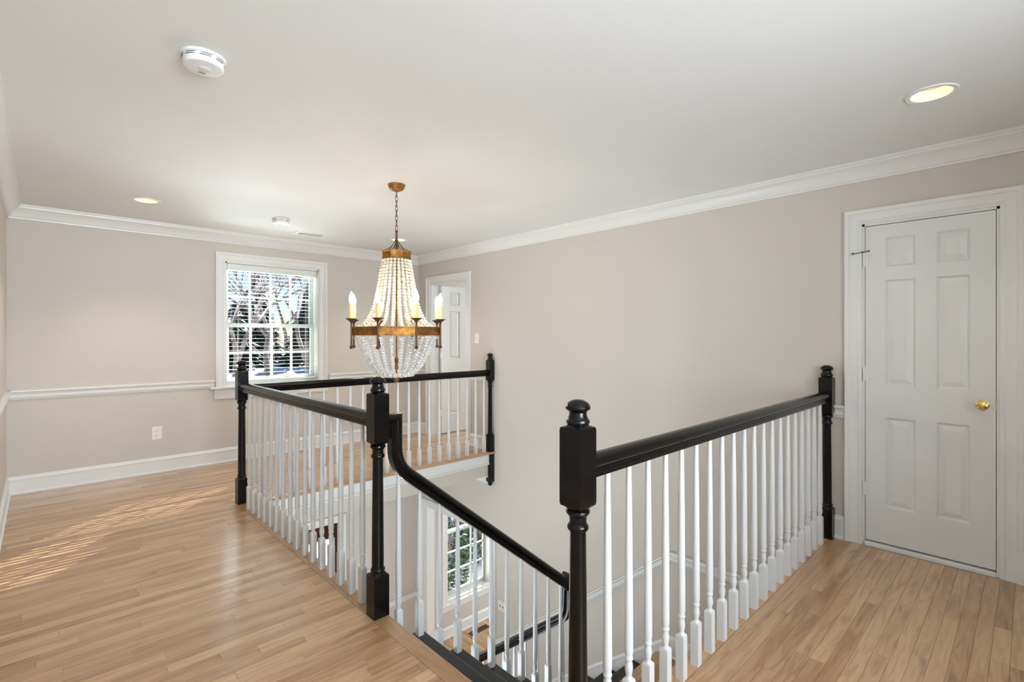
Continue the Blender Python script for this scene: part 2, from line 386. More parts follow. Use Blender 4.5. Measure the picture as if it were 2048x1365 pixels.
# ------------------------------------------------------------------ trims
def crown_prof(z=CEIL, s=1.0):
    return [(0, z-0.116*s), (0.012*s, z-0.116*s), (0.014*s, z-0.104*s), (0.022*s, z-0.100*s), (0.030*s, z-0.080*s), (0.046*s, z-0.052*s), (0.066*s, z-0.034*s),
            (0.074*s, z-0.030*s), (0.076*s, z-0.018*s), (0.084*s, z-0.016*s), (0.084*s, z), (0, z)]
def base_prof(z=0.0, h=0.150):
    return [(0, z), (0.026, z), (0.026, z+0.012), (0.016, z+0.020), (0.015, z+h-0.035), (0.019, z+h-0.032), (0.019, z+h-0.024), (0.012, z+h-0.016), (0.010, z+h-0.004), (0.006, z+h), (0, z+h)]
def chair_prof(z):                                   # z = top
    return [(0, z-0.080), (0.010, z-0.080), (0.012, z-0.068), (0.018, z-0.062), (0.019, z-0.050), (0.012, z-0.044), (0.013, z-0.032), (0.022, z-0.022), (0.030, z-0.014), (0.030, z-0.003), (0.026, z), (0, z)]
wR = lambda p, q, a: (XR - p, a, q)
wL = lambda p, q, a: (XL + p, a, q)
wB = lambda p, q, a: (a, YB - p, q)
wN = lambda p, q, a: (a, YN + p, q)
def run(name, segs):
    mb = MB()
    for prof, fn, a0, a1 in segs: mb.prism(prof, fn, a0, a1)
    return S(obj(name, mb, 'trim', angle=40))
CH = 0.877
run('trim_4', [(crown_prof(), wB, XL, XR)]); run('trim_5', [(crown_prof(), wR, YN, YB)]); run('trim_6', [(crown_prof(), wL, YN, YB)]); run('trim_7', [(crown_prof(), wN, XL, XR)])
run('trim_8', [(chair_prof(CH), wB, XL, 1.316)]); run('trim_9', [(chair_prof(CH), wB, 2.545, XR)])
run('trim_10', [(chair_prof(CH), wR, 5.70, YB)]); run('trim_11', [(chair_prof(CH), wR, 4.372, 4.74)])
run('trim_12', [(chair_prof(CH), wR, 0.847, 0.912)]); run('trim_13', [(chair_prof(CH), wL, YN, YB)]); run('trim_14', [(chair_prof(CH), wR, YN, 0.03)])
run('baseboard_back', [(base_prof(), wB, XL, XR)]); run('baseboard_left', [(base_prof(), wL, YN, YB)])
run('baseboard_right', [(base_prof(), wR, 5.70, YB), (base_prof(), wR, 4.40, 4.74), (base_prof(), wR, 0.847, 0.92), (base_prof(), wR, YN, 0.03)])
# lower storey
run('baseboard_lower', [(base_prof(LOW, 0.16), wB, XR + WT, XF), (base_prof(LOW, 0.16), wB, 2.75, XR), (base_prof(LOW, 0.16), wB, XL, 1.63)])
run('trim_15', [(chair_prof(LOW + 0.885), wB, 2.75, XR), (chair_prof(LOW + 0.885), wB, XL, 1.63), (chair_prof(LOW + 0.885), wR, 5.80, YB)])
run('trim_16', [(crown_prof(LCEIL), wB, XL, XR), (crown_prof(LCEIL), wR, 4.335, YB), (crown_prof(LCEIL), wB, XR + WT, XF)])
# stair wall: skirt and chair rail, level along the landing and raking down flight two
SL = RISE / RUN2
yb, ye = 2.085, 4.27
def rake(prof, y_a, z_off, y_b):                      # prof z's are relative to 0
    mb = MB(); mb.rings([[wR(p, q + z_off, y_a) for p, q in prof], [wR(p, q + z_off - SL * (y_b - y_a), y_b) for p, q in prof]]); return mb
lev = [(p, q + LAND + 0.879) for p, q in chair_prof(0)]
mb = MB().prism(lev, wR, 0.965, yb); m2 = rake(chair_prof(0), yb, LAND + 0.879, ye); mb.add(m2.v, m2.f); S(obj('trim_17', mb, 'trim', angle=40))
mb = MB().prism(base_prof(LAND, 0.178), wR, 0.965, yb)
skp = [(0, -0.42), (0.015, -0.42), (0.015, -0.035), (0.019, -0.032), (0.019, -0.024), (0.012, -0.016), (0.010, -0.004), (0.006, 0), (0, 0)]
m2 = rake(skp, yb, LAND + 0.178, 4.10); mb.add(m2.v, m2.f); S(obj('baseboard_stair', mb, 'trim', angle=40))
mb = MB().prism([(p, q) for p, q in base_prof(LAND, 0.178)], lambda p, q, a: (a, 0.965 + p, q), 2.66, XR); S(obj('baseboard_landing', mb, 'trim', angle=40))

# casings: frame lofted round an opening. prof: (offset outwards, thickness)
CAS = [(-0.004, 0.0), (-0.004, 0.012), (0.006, 0.013), (0.012, 0.017), (0.020, 0.014), (0.060, 0.016), (0.066, 0.024), (0.086, 0.026), (0.090, 0.022), (0.090, 0.0)]
def casing(op, fn, sill=False, prof=CAS):
    a0, a1, z0, z1 = op; R = []
    for o, t in prof:
        if sill: R.append([fn(t, z0, a0 - o), fn(t, z1 + o, a0 - o), fn(t, z1 + o, a1 + o), fn(t, z0, a1 + o)])
        else: R.append([fn(t, z0, a0 - o), fn(t, z1 + o, a0 - o), fn(t, z1 + o, a1 + o), fn(t, z0, a1 + o)])
    return MB().rings(R, False, False, closed=False)
def jamb(op, d0, d1, fn, t=0.018):
    """lining of an opening: sides and head, thickness inside the opening"""
    a0, a1, z0, z1 = op; mb = MB()
    for (p0, p1, q0, q1) in ((a0 - 0.001, a0 + t, z0, z1), (a1 - t, a1 + 0.001, z0, z1), (a0, a1, z1 - t, z1 + 0.001)):
        mb.prism([(d0, q0), (d1, q0), (d1, q1), (d0, q1)], fn, p0, p1)
    return mb

# ------------------------------------------------------------------ doors
PZ = ((1.765, 1.947), (1.022, 1.683), (0.262, 0.823))
def six_panel(parent, a0, a1, z0, z1, face, fn, thick=0.035):
    """fn(depth into the door, z, along) -> xyz; face = depth of the front"""
    w = a1 - a0; c = [(a0 + w * 0.175, a0 + w * 0.418), (a0 + w * 0.582, a0 + w * 0.825)]
    holes = [(p, q, u, v) for p, q in c for u, v in PZ]
    slab = obj('slab', panel_grid(MB(), (a0, a1), (z0, z1), holes, face, face + thick, lambda u, v, w_: fn(w_, v, u)), 'door_white', parent, smooth=False)
    for p, q, u, v in holes:
        R = []
        for ins, dep in ((0, 0), (0.004, 0.005), (0.009, 0.012), (0.014, 0.013), (0.042, 0.003), (0.045, 0.003)):
            R.append([fn(face + dep, u + ins, p + ins), fn(face + dep, u + ins, q - ins), fn(face + dep, v - ins, q - ins), fn(face + dep, v - ins, p + ins)])
        mb = MB().rings(R, False, True)
        mb.add([fn(face + thick, a, b) for a, b in ((u, p), (u, q), (v, q), (v, p))], [(0, 1, 2, 3)])
        mb2 = mb; obj('panel', mb2, 'door_white', slab, smooth=False)
    return slab
inR = lambda d, z, a: (XR + d, a, z)
door1 = thing('door_1', (XR, 0.4375, 0), 'closed white six-panel closet door with brass knob at the right edge', kind='structure')
obj('casing', casing(CD, wR), 'trim', door1, smooth=False)
obj('jamb', jamb(CD, 0.0, WT, inR), 'trim', door1, smooth=False)
six_panel(door1, 0.139, 0.7365, 0.036, 2.030, 0.004, inR)
obj('threshold', MB().cbox(3.802, 3.90, 0.136, 0.739, 0.0, 0.026, 0.004), 'trim', door1, smooth=False)
kn = [(0.0295, 0.0), (0.0295, 0.003), (0.022, 0.007), (0.010, 0.010), (0.0085, 0.030), (0.016, 0.036), (0.025, 0.043), (0.0275, 0.052), (0.024, 0.060), (0.014, 0.065), (0.001, 0.066)]
mb = MB().lathe(kn, (0, 0, 0), 24); mb.v = [(3.824 - z, 0.192 + xx, 0.947 + yy) for xx, yy, z in mb.v]
obj('knob', mb, 'brass', door1, label='polished brass door knob')
mb = MB().box(3.817, 3.826, 0.1345, 0.1385, 0.92, 0.975); obj('strike_plate', mb, 'brass', door1, smooth=False)
for z in (1.775, 1.045, 0.315):
    mb = MB().lathe([(0.0045, 0), (0.0065, 0.002), (0.0065, 0.091), (0.0045, 0.093)], (XR - 0.004, 0.744, z), 12).box(XR - 0.002, XR + 0.004, 0.718, 0.744, z + 0.002, z + 0.091)
    obj('hinge', mb, 'trim', door1)
mb = MB().tube([(3.812, 0.752, 1.868), (3.786, 0.796, 1.862)], 0.0028).tube([(3.812, 0.752, 1.868), (3.800, 0.716, 1.872)], 0.0028).sphere((3.785, 0.797, 1.862), 0.007).sphere((3.800, 0.715, 1.872), 0.006).lathe([(0.006, 0), (0.006, 0.01)], (3.812, 0.752, 1.864), 10)
obj('door_stop', mb, 'iron', door1, label='dark hinge-pin door stop')

door2 = thing('door_2', (XR, 5.22, 0), 'white six-panel door standing open into the room beyond', kind='structure')
obj('casing', casing(BD, wR), 'trim', door2, smooth=False)
obj('jamb', jamb(BD, 0.0, WT, inR), 'trim', door2, smooth=False)
six_panel(door2, 3.962, 4.712, 0.012, 2.022, 0.0, lambda d, z, a: (a, 5.556 + d, z))
for z in (1.72, 1.03, 0.25):
    obj('hinge', MB().box(3.938, 3.966, 5.553, 5.557, z, z + 0.09).lathe([(0.006, 0), (0.006, 0.09)], (3.948, 5.553, z), 10), 'trim', door2)

# cased opening to the dining room
op1 = thing('trim_18', (XR, 5.04, LOW), kind='structure')
obj('casing', casing(OP, wR), 'trim', op1, smooth=False); obj('jamb', jamb(OP, -0.002, WT + 0.002, inR), 'trim', op1, smooth=False)
obj('casing', casing(OP, lambda p, q, a: (XR + WT + p, a, q)), 'trim', op1, smooth=False)

# front door of the foyer below
door3 = thing('door_3', (2.19, YB, LOW), 'dark mahogany front door with bright glazing in the foyer below', kind='structure')
inB = lambda d, z, a: (a, YB + d, z)
obj('casing', casing(FD, wB), 'trim', door3, smooth=False)
g = (1.86, 2.63, -2.3, -1.145)
obj('slab', panel_grid(MB(), (FD[0] + 0.003, FD[1] - 0.003), (LOW + 0.01, FD[3] - 0.003), [g], 0.03, 0.075, lambda u, v, w: (u, YB + w, v)), 'mahogany', door3, smooth=False)
obj('glazing', MB().box(g[0], g[1], YB + 0.05, YB + 0.056, g[2], g[3]), 'glass', door3, smooth=False)
mb = MB()
for xx in (2.117, 2.373): mb.box(xx - 0.008, xx + 0.008, YB + 0.04, YB + 0.066, g[2], g[3])
obj('glazing_bar', mb, 'mahogany', door3, smooth=False)

# ------------------------------------------------------------------ windows
def window(name, op, cols, rows, label, stool_z, apron_h, depth=0.10, mid=None):
    a0, a1, z0, z1 = op; w = thing(name, ((a0 + a1) / 2, YB, z0), label, kind='structure')
    obj('casing', casing((a0, a1, stool_z, z1), wB), 'trim', w, smooth=False)
    mb = jamb(op, -0.001, 0.17, inB, 0.02); mb.box(a0, a1, YB, YB + 0.17, z0 - 0.001, z0 + 0.02)
    obj('jamb', mb, 'trim', w, smooth=False)
    obj('stool', MB().cbox(a0 - 0.145, a1 + 0.145, YB - 0.055, YB + 0.05, stool_z - 0.026, stool_z, 0.006), 'trim', w, smooth=False)
    obj('apron', MB().prism([(0, stool_z - 0.026), (0.022, stool_z - 0.03), (0.016, stool_z - 0.04), (0.014, stool_z - 0.026 - apron_h), (0, stool_z - 0.026 - apron_h)], wB, a0 - 0.10, a1 + 0.10), 'trim', w, smooth=False)
    mid = mid or (z0 + z1) / 2
    ia, ib = a0 + 0.02, a1 - 0.02
    for up, (s0, s1) in ((1, (mid - 0.018, z1 - 0.02)), (0, (z0 + 0.02, mid + 0.018))):
        d0 = YB + depth + (0.034 if up else 0.0); d1 = d0 + 0.032
        st, br, tr = 0.045, (0.038 if up else 0.065), (0.045 if up else 0.038)
        gl = (ia + st, ib - st, s0 + br, s1 - tr)
        sash = obj('sash', panel_grid(MB(), (ia, ib), (s0, s1), [gl], d0, d1, fY(0)), 'sash_paint', w, smooth=False)
        for k in range(1, cols):
            xx = gl[0] + (gl[1] - gl[0]) * k / cols
            obj('muntin', MB().box(xx - 0.010, xx + 0.010, d0 + 0.004, d1 - 0.004, gl[2], gl[3]), 'sash_paint', sash, smooth=False)
        for k in range(1, rows):
            zz = gl[2] + (gl[3] - gl[2]) * k / rows
            obj('muntin', MB().box(gl[0], gl[1], d0 + 0.005, d1 - 0.005, zz - 0.010, zz + 0.010), 'sash_paint', sash, smooth=False)
        for i in range(cols):
            for j in range(rows):
                u0 = gl[0] + (gl[1]-gl[0]) * i / cols; u1 = gl[0] + (gl[1]-gl[0]) * (i+1) / cols
                v0 = gl[2] + (gl[3]-gl[2]) * j / rows; v1 = gl[2] + (gl[3]-gl[2]) * (j+1) / rows
                obj('pane', MB().add([(u0, d0 + 0.016, v0), (u1, d0 + 0.016, v0), (u1, d0 + 0.016, v1), (u0, d0 + 0.016, v1)], [(0, 1, 2, 3)]), 'glass', sash, smooth=False)
        if not up: obj('sash_lock', MB().cbox((a0+a1)/2 - 0.03, (a0+a1)/2 + 0.03, d0 + 0.004, d0 + 0.03, s1, s1 + 0.012, 0.004), 'trim', sash, smooth=False)
    return w
window('window_1', W1, 4, 2, 'white double-hung window with divided panes over the upstairs hall', 0.805, 0.105, mid=1.455)
window('window_2', W2, 3, 3, 'white double-hung window seen low through the dining room opening', -2.57, 0.09, mid=-1.60)

# venetian blind in the upper window
bl = thing('venetian_blind', (1.92, YB + 0.045, 0.83), 'white horizontal venetian blind with open slats in the upstairs window', 'blind')
bx0, bx1 = W1[0] + 0.026, W1[1] - 0.026
obj('headrail', MB().cbox(bx0, bx1, YB + 0.006, YB + 0.075, 2.045, 2.113, 0.004), 'blind', bl, smooth=False)
PITCH, n_sl = 0.0418, 28
for k in range(n_sl):
    z = 2.018 - k * PITCH; tilt = math.radians(random.uniform(-1.0, 2.2)); hw = 0.0205
    roll = random.uniform(-0.0012, 0.0012)
    c = YB + 0.042; mb = MB(); R = []
    for xx, dz in ((bx0, -roll), ((bx0 + bx1) / 2, random.uniform(-0.0008, 0.0008)), (bx1, roll)):
        dy, dzz = hw * math.cos(tilt), hw * math.sin(tilt)
        R.append([(xx, c - dy, z + dz - dzz), (xx, c, z + dz + 0.0010), (xx, c + dy, z + dz + dzz), (xx, c + dy, z + dz + dzz + 0.0012), (xx, c, z + dz + 0.0023), (xx, c - dy, z + dz - dzz + 0.0012)])
    obj('slat', mb.rings(R), 'blind', bl, smooth=False)
zb = 2.018 - n_sl * PITCH
obj('bottom_rail', MB().cbox(bx0, bx1, YB + 0.018, YB + 0.066, zb - 0.01, zb + 0.010, 0.003), 'blind', bl, smooth=False)
for xx in (1.555, 1.92, 2.285):
    mb = MB()
    for yy in (YB + 0.0175, YB + 0.0665): mb.box(xx - 0.001, xx + 0.001, yy - 0.0008, yy + 0.0008, zb, 2.05)
    obj('ladder_cord', mb, 'blind', bl, smooth=False)
mb = MB().tube([(1.475, YB + 0.008, 2.05), (1.475, YB + 0.008, 1.35)], 0.0012, 6).tube([(1.485, YB + 0.008, 2.05), (1.485, YB + 0.008, 1.29)], 0.0012, 6)
obj('pull_cord', mb, 'blind', bl)
for xx, zz in ((1.475, 1.315), (1.485, 1.255)):
    obj('cord_tassel', MB().lathe([(0.002, 0.04), (0.007, 0.028), (0.008, 0.006), (0.006, 0.0)][::-1], (xx, YB + 0.008, zz), 10), 'bronze_dark', bl)

# ------------------------------------------------------------------ staircase
st = thing('staircase', (2.5, 1.6, LOW), 'turning staircase with black treads and white risers dropping to a wooden landing', 'staircase')
yn0, yn1 = 0.967, 2.178
def tread(x0, x1, y0, y1, side, zt): return nosing('tread', x0, x1, y0, y1, side, st, zt, 'tread_black', 0.028)
for k in range(1, 7):
    xn = X0 + RUN1 * k
    tread(xn - RUN1 - 0.012, xn, yn0, yn1 + 0.012, '+x', -RISE * k)
for k in range(1, 8):
    xr_ = X0 + RUN1 * (k - 1) - 0.018
    obj('riser', MB().box(xr_ - 0.012, xr_, yn0, yn1 - 0.02, -RISE * k + 0.001, -RISE * (k - 1) - 0.028), 'white_paint', st, smooth=False)
# landing with its boards
xl0 = X0 + RUN1 * 6 - 0.02
land = obj('landing', MB().box(xl0 - 0.01, XR - 0.002, yn0, Y0 - 0.05, LAND - 0.2, LAND - 0.013), 'white_paint', st, smooth=False)
y = yn0
while y < Y0 - 0.062:
    y1 = min(y + PW, Y0 - 0.06)
    for p, q in row_boards(xl0, XR - 0.002, 0.4, 1.1): obj('plank', board_mesh(p, q, y, y1, LAND), 'oak', land, smooth=False)
    y = y1
nosing('nosing_board', xl0 + 0.03, XR - 0.002, Y0 - 0.06, Y0, '+y', land, LAND, 'oak')
for k in range(1, 9):
    ynk = Y0 + RUN2 * k
    nosing('tread', 2.635, XR - 0.014, ynk - RUN2 - 0.012, ynk, '+y', st, LAND - RISE * k, 'tread_black')
for k in range(1, 10):
    yr = Y0 + RUN2 * (k - 1) - 0.018
    obj('riser', MB().box(2.66, XR - 0.014, yr - 0.012, yr, LAND - RISE * k + 0.001, LAND - RISE * (k - 1) - 0.028), 'white_paint', st, smooth=False)
# open stringers with the panelled walls under each flight
mb = MB()
for k in range(1, 7): mb.box(X0 + RUN1*(k-1) - 0.018, X0 + RUN1*k - 0.018, yn1 - 0.04, yn1 - 0.012, LOW, -RISE*k - 0.028)
obj('stringer', mb, 'white_paint', st, smooth=False)
mb = MB()
for k in range(1, 9): mb.box(2.648, 2.672, Y0 + RUN2*(k-1) - 0.018, Y0 + RUN2*k - 0.018, LOW, LAND - RISE*k - 0.028)
mb.box(2.648, 2.672, yn1 - 0.012, Y0 - 0.018, LOW, LAND - 0.03)
obj('stringer', mb, 'white_paint', st, smooth=False)

# ------------------------------------------------------------------ balustrades
NEWEL = [(0.039, 0, 1), (0.039, 0.188, 1), (0.0365, 0.196, 1), (0.034, 0.204, 0), (0.029, 0.209, 0), (0.029, 0.212, 0), (0.0335, 0.214, 0), (0.0345, 0.219, 0), (0.0325, 0.224, 0), (0.0285, 0.228, 0),
         (0.0285, 0.30, 0), (0.0265, 0.55, 0), (0.0245, 0.742, 0), (0.0255, 0.748, 0), (0.0310, 0.752, 0), (0.0325, 0.758, 0), (0.0310, 0.765, 0), (0.0265, 0.770, 0), (0.0255, 0.780, 0), (0.0275, 0.792, 0),
         (0.0335, 0.798, 0), (0.0365, 0.804, 0), (0.0355, 0.810, 0), (0.0300, 0.813, 0), (0.0325, 0.815, 0), (0.0370, 0.824, 1), (0.039, 0.832, 1), (0.039, 1.050, 1), (0.0370, 1.057, 1), (0.0335, 1.062, 0), (0.0315, 1.064, 0),
         (0.0335, 1.068, 0), (0.0360, 1.073, 0), (0.0350, 1.079, 0), (0.0315, 1.082, 0), (0.0300, 1.086, 0), (0.0265, 1.094, 0), (0.0265, 1.102, 0), (0.0300, 1.107, 0), (0.0365, 1.111, 0), (0.0380, 1.116, 0),
         (0.0360, 1.123, 0), (0.0300, 1.131, 0), (0.0180, 1.138, 0), (0.0010, 1.1405, 0)]
nm_ = mesh_from(MB().turned(NEWEL, n=32), 'newel_post', 'black_paint', (0, 0, 0), angle=32)
ND_PROF = [(0.014, -0.395, 0), (0.024, -0.385, 0), (0.028, -0.37, 0), (0.024, -0.352, 0), (0.033, -0.348, 1), (0.033, 0.188, 1)] + [(h * 0.90, z, s) for h, z, s in NEWEL[2:]]
nmD = mesh_from(MB().turned(ND_PROF, n=32), 'newel_post', 'black_paint', (0, 0, 0), angle=32)
def bal_prof(h):
    return [(0.016, 0, 1), (0.016, 0.166, 1), (0.0145, 0.173, 1), (0.0120, 0.178, 0), (0.0098, 0.184, 0), (0.0102, 0.188, 0), (0.0130, 0.200, 0), (0.0142, 0.212, 0), (0.0130, 0.224, 0), (0.0108, 0.234, 0), (0.0112, 0.238, 0),
            (0.0145, 0.241, 0), (0.0148, 0.246, 0), (0.0125, 0.250, 0), (0.0128, 0.256, 0), (0.0148, 0.266, 0), (0.0150, 0.30, 0), (0.0125, 0.26 + (h - 0.26) * 0.62, 0), (0.0088, h, 0)]
_bm = {}
def bal_mesh(h):
    k = round(h, 3)
    if k not in _bm: _bm[k] = mesh_from(MB().turned(bal_prof(k), n=16), 'baluster', 'white_paint', (0, 0, 0), angle=40)
    return _bm[k]
RAIL = [(-0.021, 0), (-0.021, 0.012), (-0.017, 0.016), (-0.0165, 0.024), (-0.022, 0.030), (-0.029, 0.036), (-0.031, 0.043), (-0.030, 0.051), (-0.025, 0.060), (-0.016, 0.067), (-0.006, 0.070)]
RAIL = RAIL + [(-a, b) for a, b in RAIL[::-1]]
def sweep_rail(path, fn, prof=RAIL, sc=1.0):
    R = []
    for i, p in enumerate(path):
        def nrm(a, b):
            d = Vector((b[0]-a[0], b[1]-a[1])).normalized(); return Vector((-d.y, d.x))
        n0 = nrm(path[i-1], p) if i else nrm(p, path[1]); n1 = nrm(p, path[i+1]) if i < len(path) - 1 else n0
        m = (n0 + n1) / max(0.3, 1 + n0.dot(n1))
        R.append([fn(p[0] + m.x * u * sc, l * sc, p[1] + m.y * u * sc) for l, u in prof])
    return MB().rings(R)
RB = 0.894
def rail_x(y): return lambda s, l, z: (s, y + l, z)
def rail_y(x): return lambda s, l, z: (x + l, s, z)
b1 = thing('balustrade', (RX, 3.26, 0), 'black-railed balustrade along the hall from the window post to the middle post', 'balustrade')
for c in (NA, NB): place('newel_post', nm_, (*c, 0), b1)
obj('handrail', sweep_rail([(NB[1] + 0.036, RB), (NA[1] - 0.036, RB)], rail_y(RX)), 'black_paint', b1)
for i in range(16): place('baluster', bal_mesh(RB + 0.004), (RX, 2.312 + 0.1239 * i, 0), b1)
b2 = thing('balustrade', (2.48, 4.35, 0), 'far balustrade behind the chandelier ending in a thin black wall post', 'balustrade')
place('newel_post', nmD, (*ND, 0), b2)
obj('handrail', sweep_rail([(NA[0] + 0.036, RB - 0.018), (ND[0] - 0.026, RB - 0.018)], rail_x(4.35)), 'black_paint', b2)
for i in range(20): place('baluster', bal_mesh(RB - 0.014), (3.697 - 0.1245 * i, 4.35, 0), b2)
b3 = thing('balustrade', (2.47, 0.94, 0), 'nearest balustrade between the large front post and the closet door', 'balustrade')
for c in (NC, NE): place('newel_post', nm_, (*c, 0), b3)
obj('handrail', sweep_rail([(NC[0] + 0.036, RB + 0.004), (NE[0] - 0.036, RB + 0.004)], rail_x(0.94)), 'black_paint', b3)
for i in range(20): place('baluster', bal_mesh(RB + 0.008), (1.318 + 0.1214 * i, 0.94, 0), b3)
# raking balustrades: gooseneck out of the upper post, then down the flight
def rake_path(s_face, z_top, s_v, zb, slope, s_end):
    """horizontal stub, mitred drop at s_v, easing into the rake zb(s)"""
    c = (s_v, zb(s_v)); th = math.atan(slope); tl = 0.108; d = (math.cos(th), -math.sin(th))
    t1 = (c[0], c[1] + tl); t2 = (c[0] + tl * d[0], c[1] + tl * d[1])
    bez = [((1-t)**2*t1[0] + 2*t*(1-t)*c[0] + t*t*t2[0], (1-t)**2*t1[1] + 2*t*(1-t)*c[1] + t*t*t2[1]) for t in [i/8 for i in range(9)]]
    return [(s_face, z_top), (s_v, z_top)] + bez + [(s_end, zb(s_end))]
SL1 = RISE / RUN1
zb1 = lambda x: 0.104 - SL1 * (x - 1.956)
b4 = thing('balustrade', (1.95, 2.157, LAND), 'raking stair balustrade with gooseneck rail dropping from the middle post', 'balustrade')
obj('handrail', sweep_rail(rake_path(NB[0] + 0.036, RB - 0.008, 1.229, zb1, SL1, NL[0] - 0.03), rail_x(2.157), sc=0.96), 'black_paint', b4)
for j in range(11):
    x = 1.280 + 0.1218 * j; zf = -RISE * (1 + j // 2)
    place('baluster', bal_mesh(zb1(x) + (0.045 if j == 0 else 0.014) - zf), (x, 2.157, zf), b4)
place('newel_post', nm_, (*NL, LAND), b4)
zb2 = lambda y: LAND - RISE + 0.787 - 0.084 - SL * (y - Y0 - RUN2)
b5 = thing('balustrade', (2.68, 3.2, LOW), 'lower flight balustrade with black gooseneck rail seen through the stair balusters', 'balustrade')
obj('handrail', sweep_rail(rake_path(NL[1] + 0.036, -0.40, 2.223, zb2, SL, 4.24), rail_y(2.68), sc=0.96), 'black_paint', b5)
for j in range(15):
    y = 2.296 + 0.1235 * j; zf = LAND - RISE * (1 + j // 2)
    place('baluster', bal_mesh(zb2(y) + (0.045 if j == 0 else 0.014) - zf), (2.68, y, zf), b5)
place('newel_post', nm_, (2.68, 4.27, LOW), b5)

# ------------------------------------------------------------------ chandelier
CX, CY = 1.886, 3.206
PHI = math.atan2(CY, CX) + math.pi + math.radians(22.5 + 1.0)
ch = thing('chandelier', (CX, CY, 1.0), 'bronze chandelier with eight lit candle bulbs and swags of beads', 'chandelier')
def oct_ring(R, z, k0=0): return [(CX + R * math.cos(PHI + math.pi / 4 * k), CY + R * math.sin(PHI + math.pi / 4 * k), z) for k in range(8)]
def band(R, z0, z1, t, lip=0.003):
    rs = [(R - t, z0), (R + lip, z0), (R + lip, z0 + 0.005), (R, z0 + 0.007), (R, z1 - 0.007), (R + lip, z1 - 0.005), (R + lip, z1), (R - t, z1), (R - t, z0)]
    return MB().rings([oct_ring(r, z) for r, z in rs], False, False)
c3 = lambda z: (CX, CY, z)
obj('canopy', MB().lathe([(0.062, 0), (0.063, -0.008), (0.056, -0.014), (0.057, -0.022), (0.050, -0.028), (0.050, -0.034), (0.030, -0.044), (0.012, -0.047), (0.001, -0.048)][::-1], c3(CEIL), 28), 'bronze', ch)
nl = 8; z0, z1 = 2.105, 2.392; step = (z1 - z0) / nl
for k in range(nl):
    zc = z1 - step * (k + 0.5); hl, hw, r = step * 0.66, 0.0085, 0.0021; a = PHI + (math.pi / 2 if k % 2 else 0)
    path = [(CX + hw * math.sin(t) * math.cos(a), CY + hw * math.sin(t) * math.sin(a), zc + hl * math.cos(t)) for t in [2 * math.pi * i / 14 for i in range(14)]]
    obj('chain_link', MB().tube(path, r, 6, True), 'iron', ch)
obj('stem', MB().lathe([(0.006, 1.93), (0.0085, 1.95), (0.0085, 2.055), (0.0075, 2.07), (0.0075, 2.092), (0.010, 2.094), (0.010, 2.104), (0.004, 2.108)], (CX, CY, 0), 12), 'bronze_dark', ch)
for k in range(8):
    a = PHI + math.pi / 4 * k
    path = [(CX + r * math.cos(a), CY + r * math.sin(a), z) for r, z in ((0.009, 2.035), (0.014, 2.025), (0.026, 2.003), (0.046, 1.979), (0.072, 1.961), (0.103, 1.950))]
    obj('curved_rod', MB().tube(path, 0.0024, 6), 'bronze_dark', ch)
obj('top_band', band(0.108, 1.897, 1.950, 0.008), 'bronze', ch, smooth=False)
mb = MB(); mb.rings([oct_ring(0.104, 1.900), oct_ring(0.104, 1.904)]); obj('top_plate', mb, 'bronze', ch, smooth=False)
obj('rod', MB().lathe([(0.005, 1.17), (0.0055, 1.9)], (CX, CY, 0), 10), 'bronze', ch)
obj('rod_urn', MB().lathe([(0.004, 1.085), (0.012, 1.090), (0.014, 1.105), (0.010, 1.125), (0.012, 1.150), (0.015, 1.162), (0.012, 1.172), (0.008, 1.178), (0.005, 1.182)], (CX, CY, 0), 14), 'bronze', ch)
obj('finial', MB().lathe([(0.001, 0.996), (0.012, 0.999), (0.020, 1.010), (0.0215, 1.019), (0.018, 1.030), (0.010, 1.037), (0.005, 1.042), (0.005, 1.088)], (CX, CY, 0), 16), 'bronze', ch)
obj('main_band', band(0.325, 1.338, 1.398, 0.008), 'bronze', ch, smooth=False)
mb = MB()
for k in range(4):
    a = PHI + math.pi / 4 * k
    mb.tube([(CX - 0.318 * math.cos(a), CY - 0.318 * math.sin(a), 1.392), (CX + 0.318 * math.cos(a), CY + 0.318 * math.sin(a), 1.392)], 0.003, 6)
obj('spider', mb, 'bronze_dark', ch)
def interp(prof, t):
    for (a, b) in zip(prof, prof[1:]):
        if a[2] <= t <= b[2]:
            f = (t - a[2]) / (b[2] - a[2]); return a[0] + (b[0]-a[0])*f, a[1] + (b[1]-a[1])*f
    return prof[-1][0], prof[-1][1]
def strand(prof, a, r, gap):
    P = []; s = 0.0
    for i, (z, rr) in enumerate(prof):
        if i: s += math.hypot(z - prof[i-1][0], rr - prof[i-1][1])
        P.append((z, rr, s))
    mb = MB(); n = int(s / gap)
    for i in range(n + 1):
        z, rr = interp(P, min(s, s * i / n)); mb.sphere((CX + rr * math.cos(a), CY + rr * math.sin(a), z), r, 10, 7, 0.92)
    return mb
UP = [(1.882, 0.098), (1.83, 0.108), (1.76, 0.118), (1.69, 0.130), (1.62, 0.143), (1.56, 0.157), (1.50, 0.178), (1.45, 0.205), (1.42, 0.230), (1.402, 0.262)]
DN = [(1.322, 0.288), (1.300, 0.272), (1.24, 0.247), (1.176, 0.217), (1.12, 0.186), (1.088, 0.160), (1.072, 0.138)]
for k in range(24):
    a = PHI + math.radians(15 * k)
    obj('bead_strand', strand(UP, a, 0.0118, 0.0226), 'bead_cream', ch, angle=80)
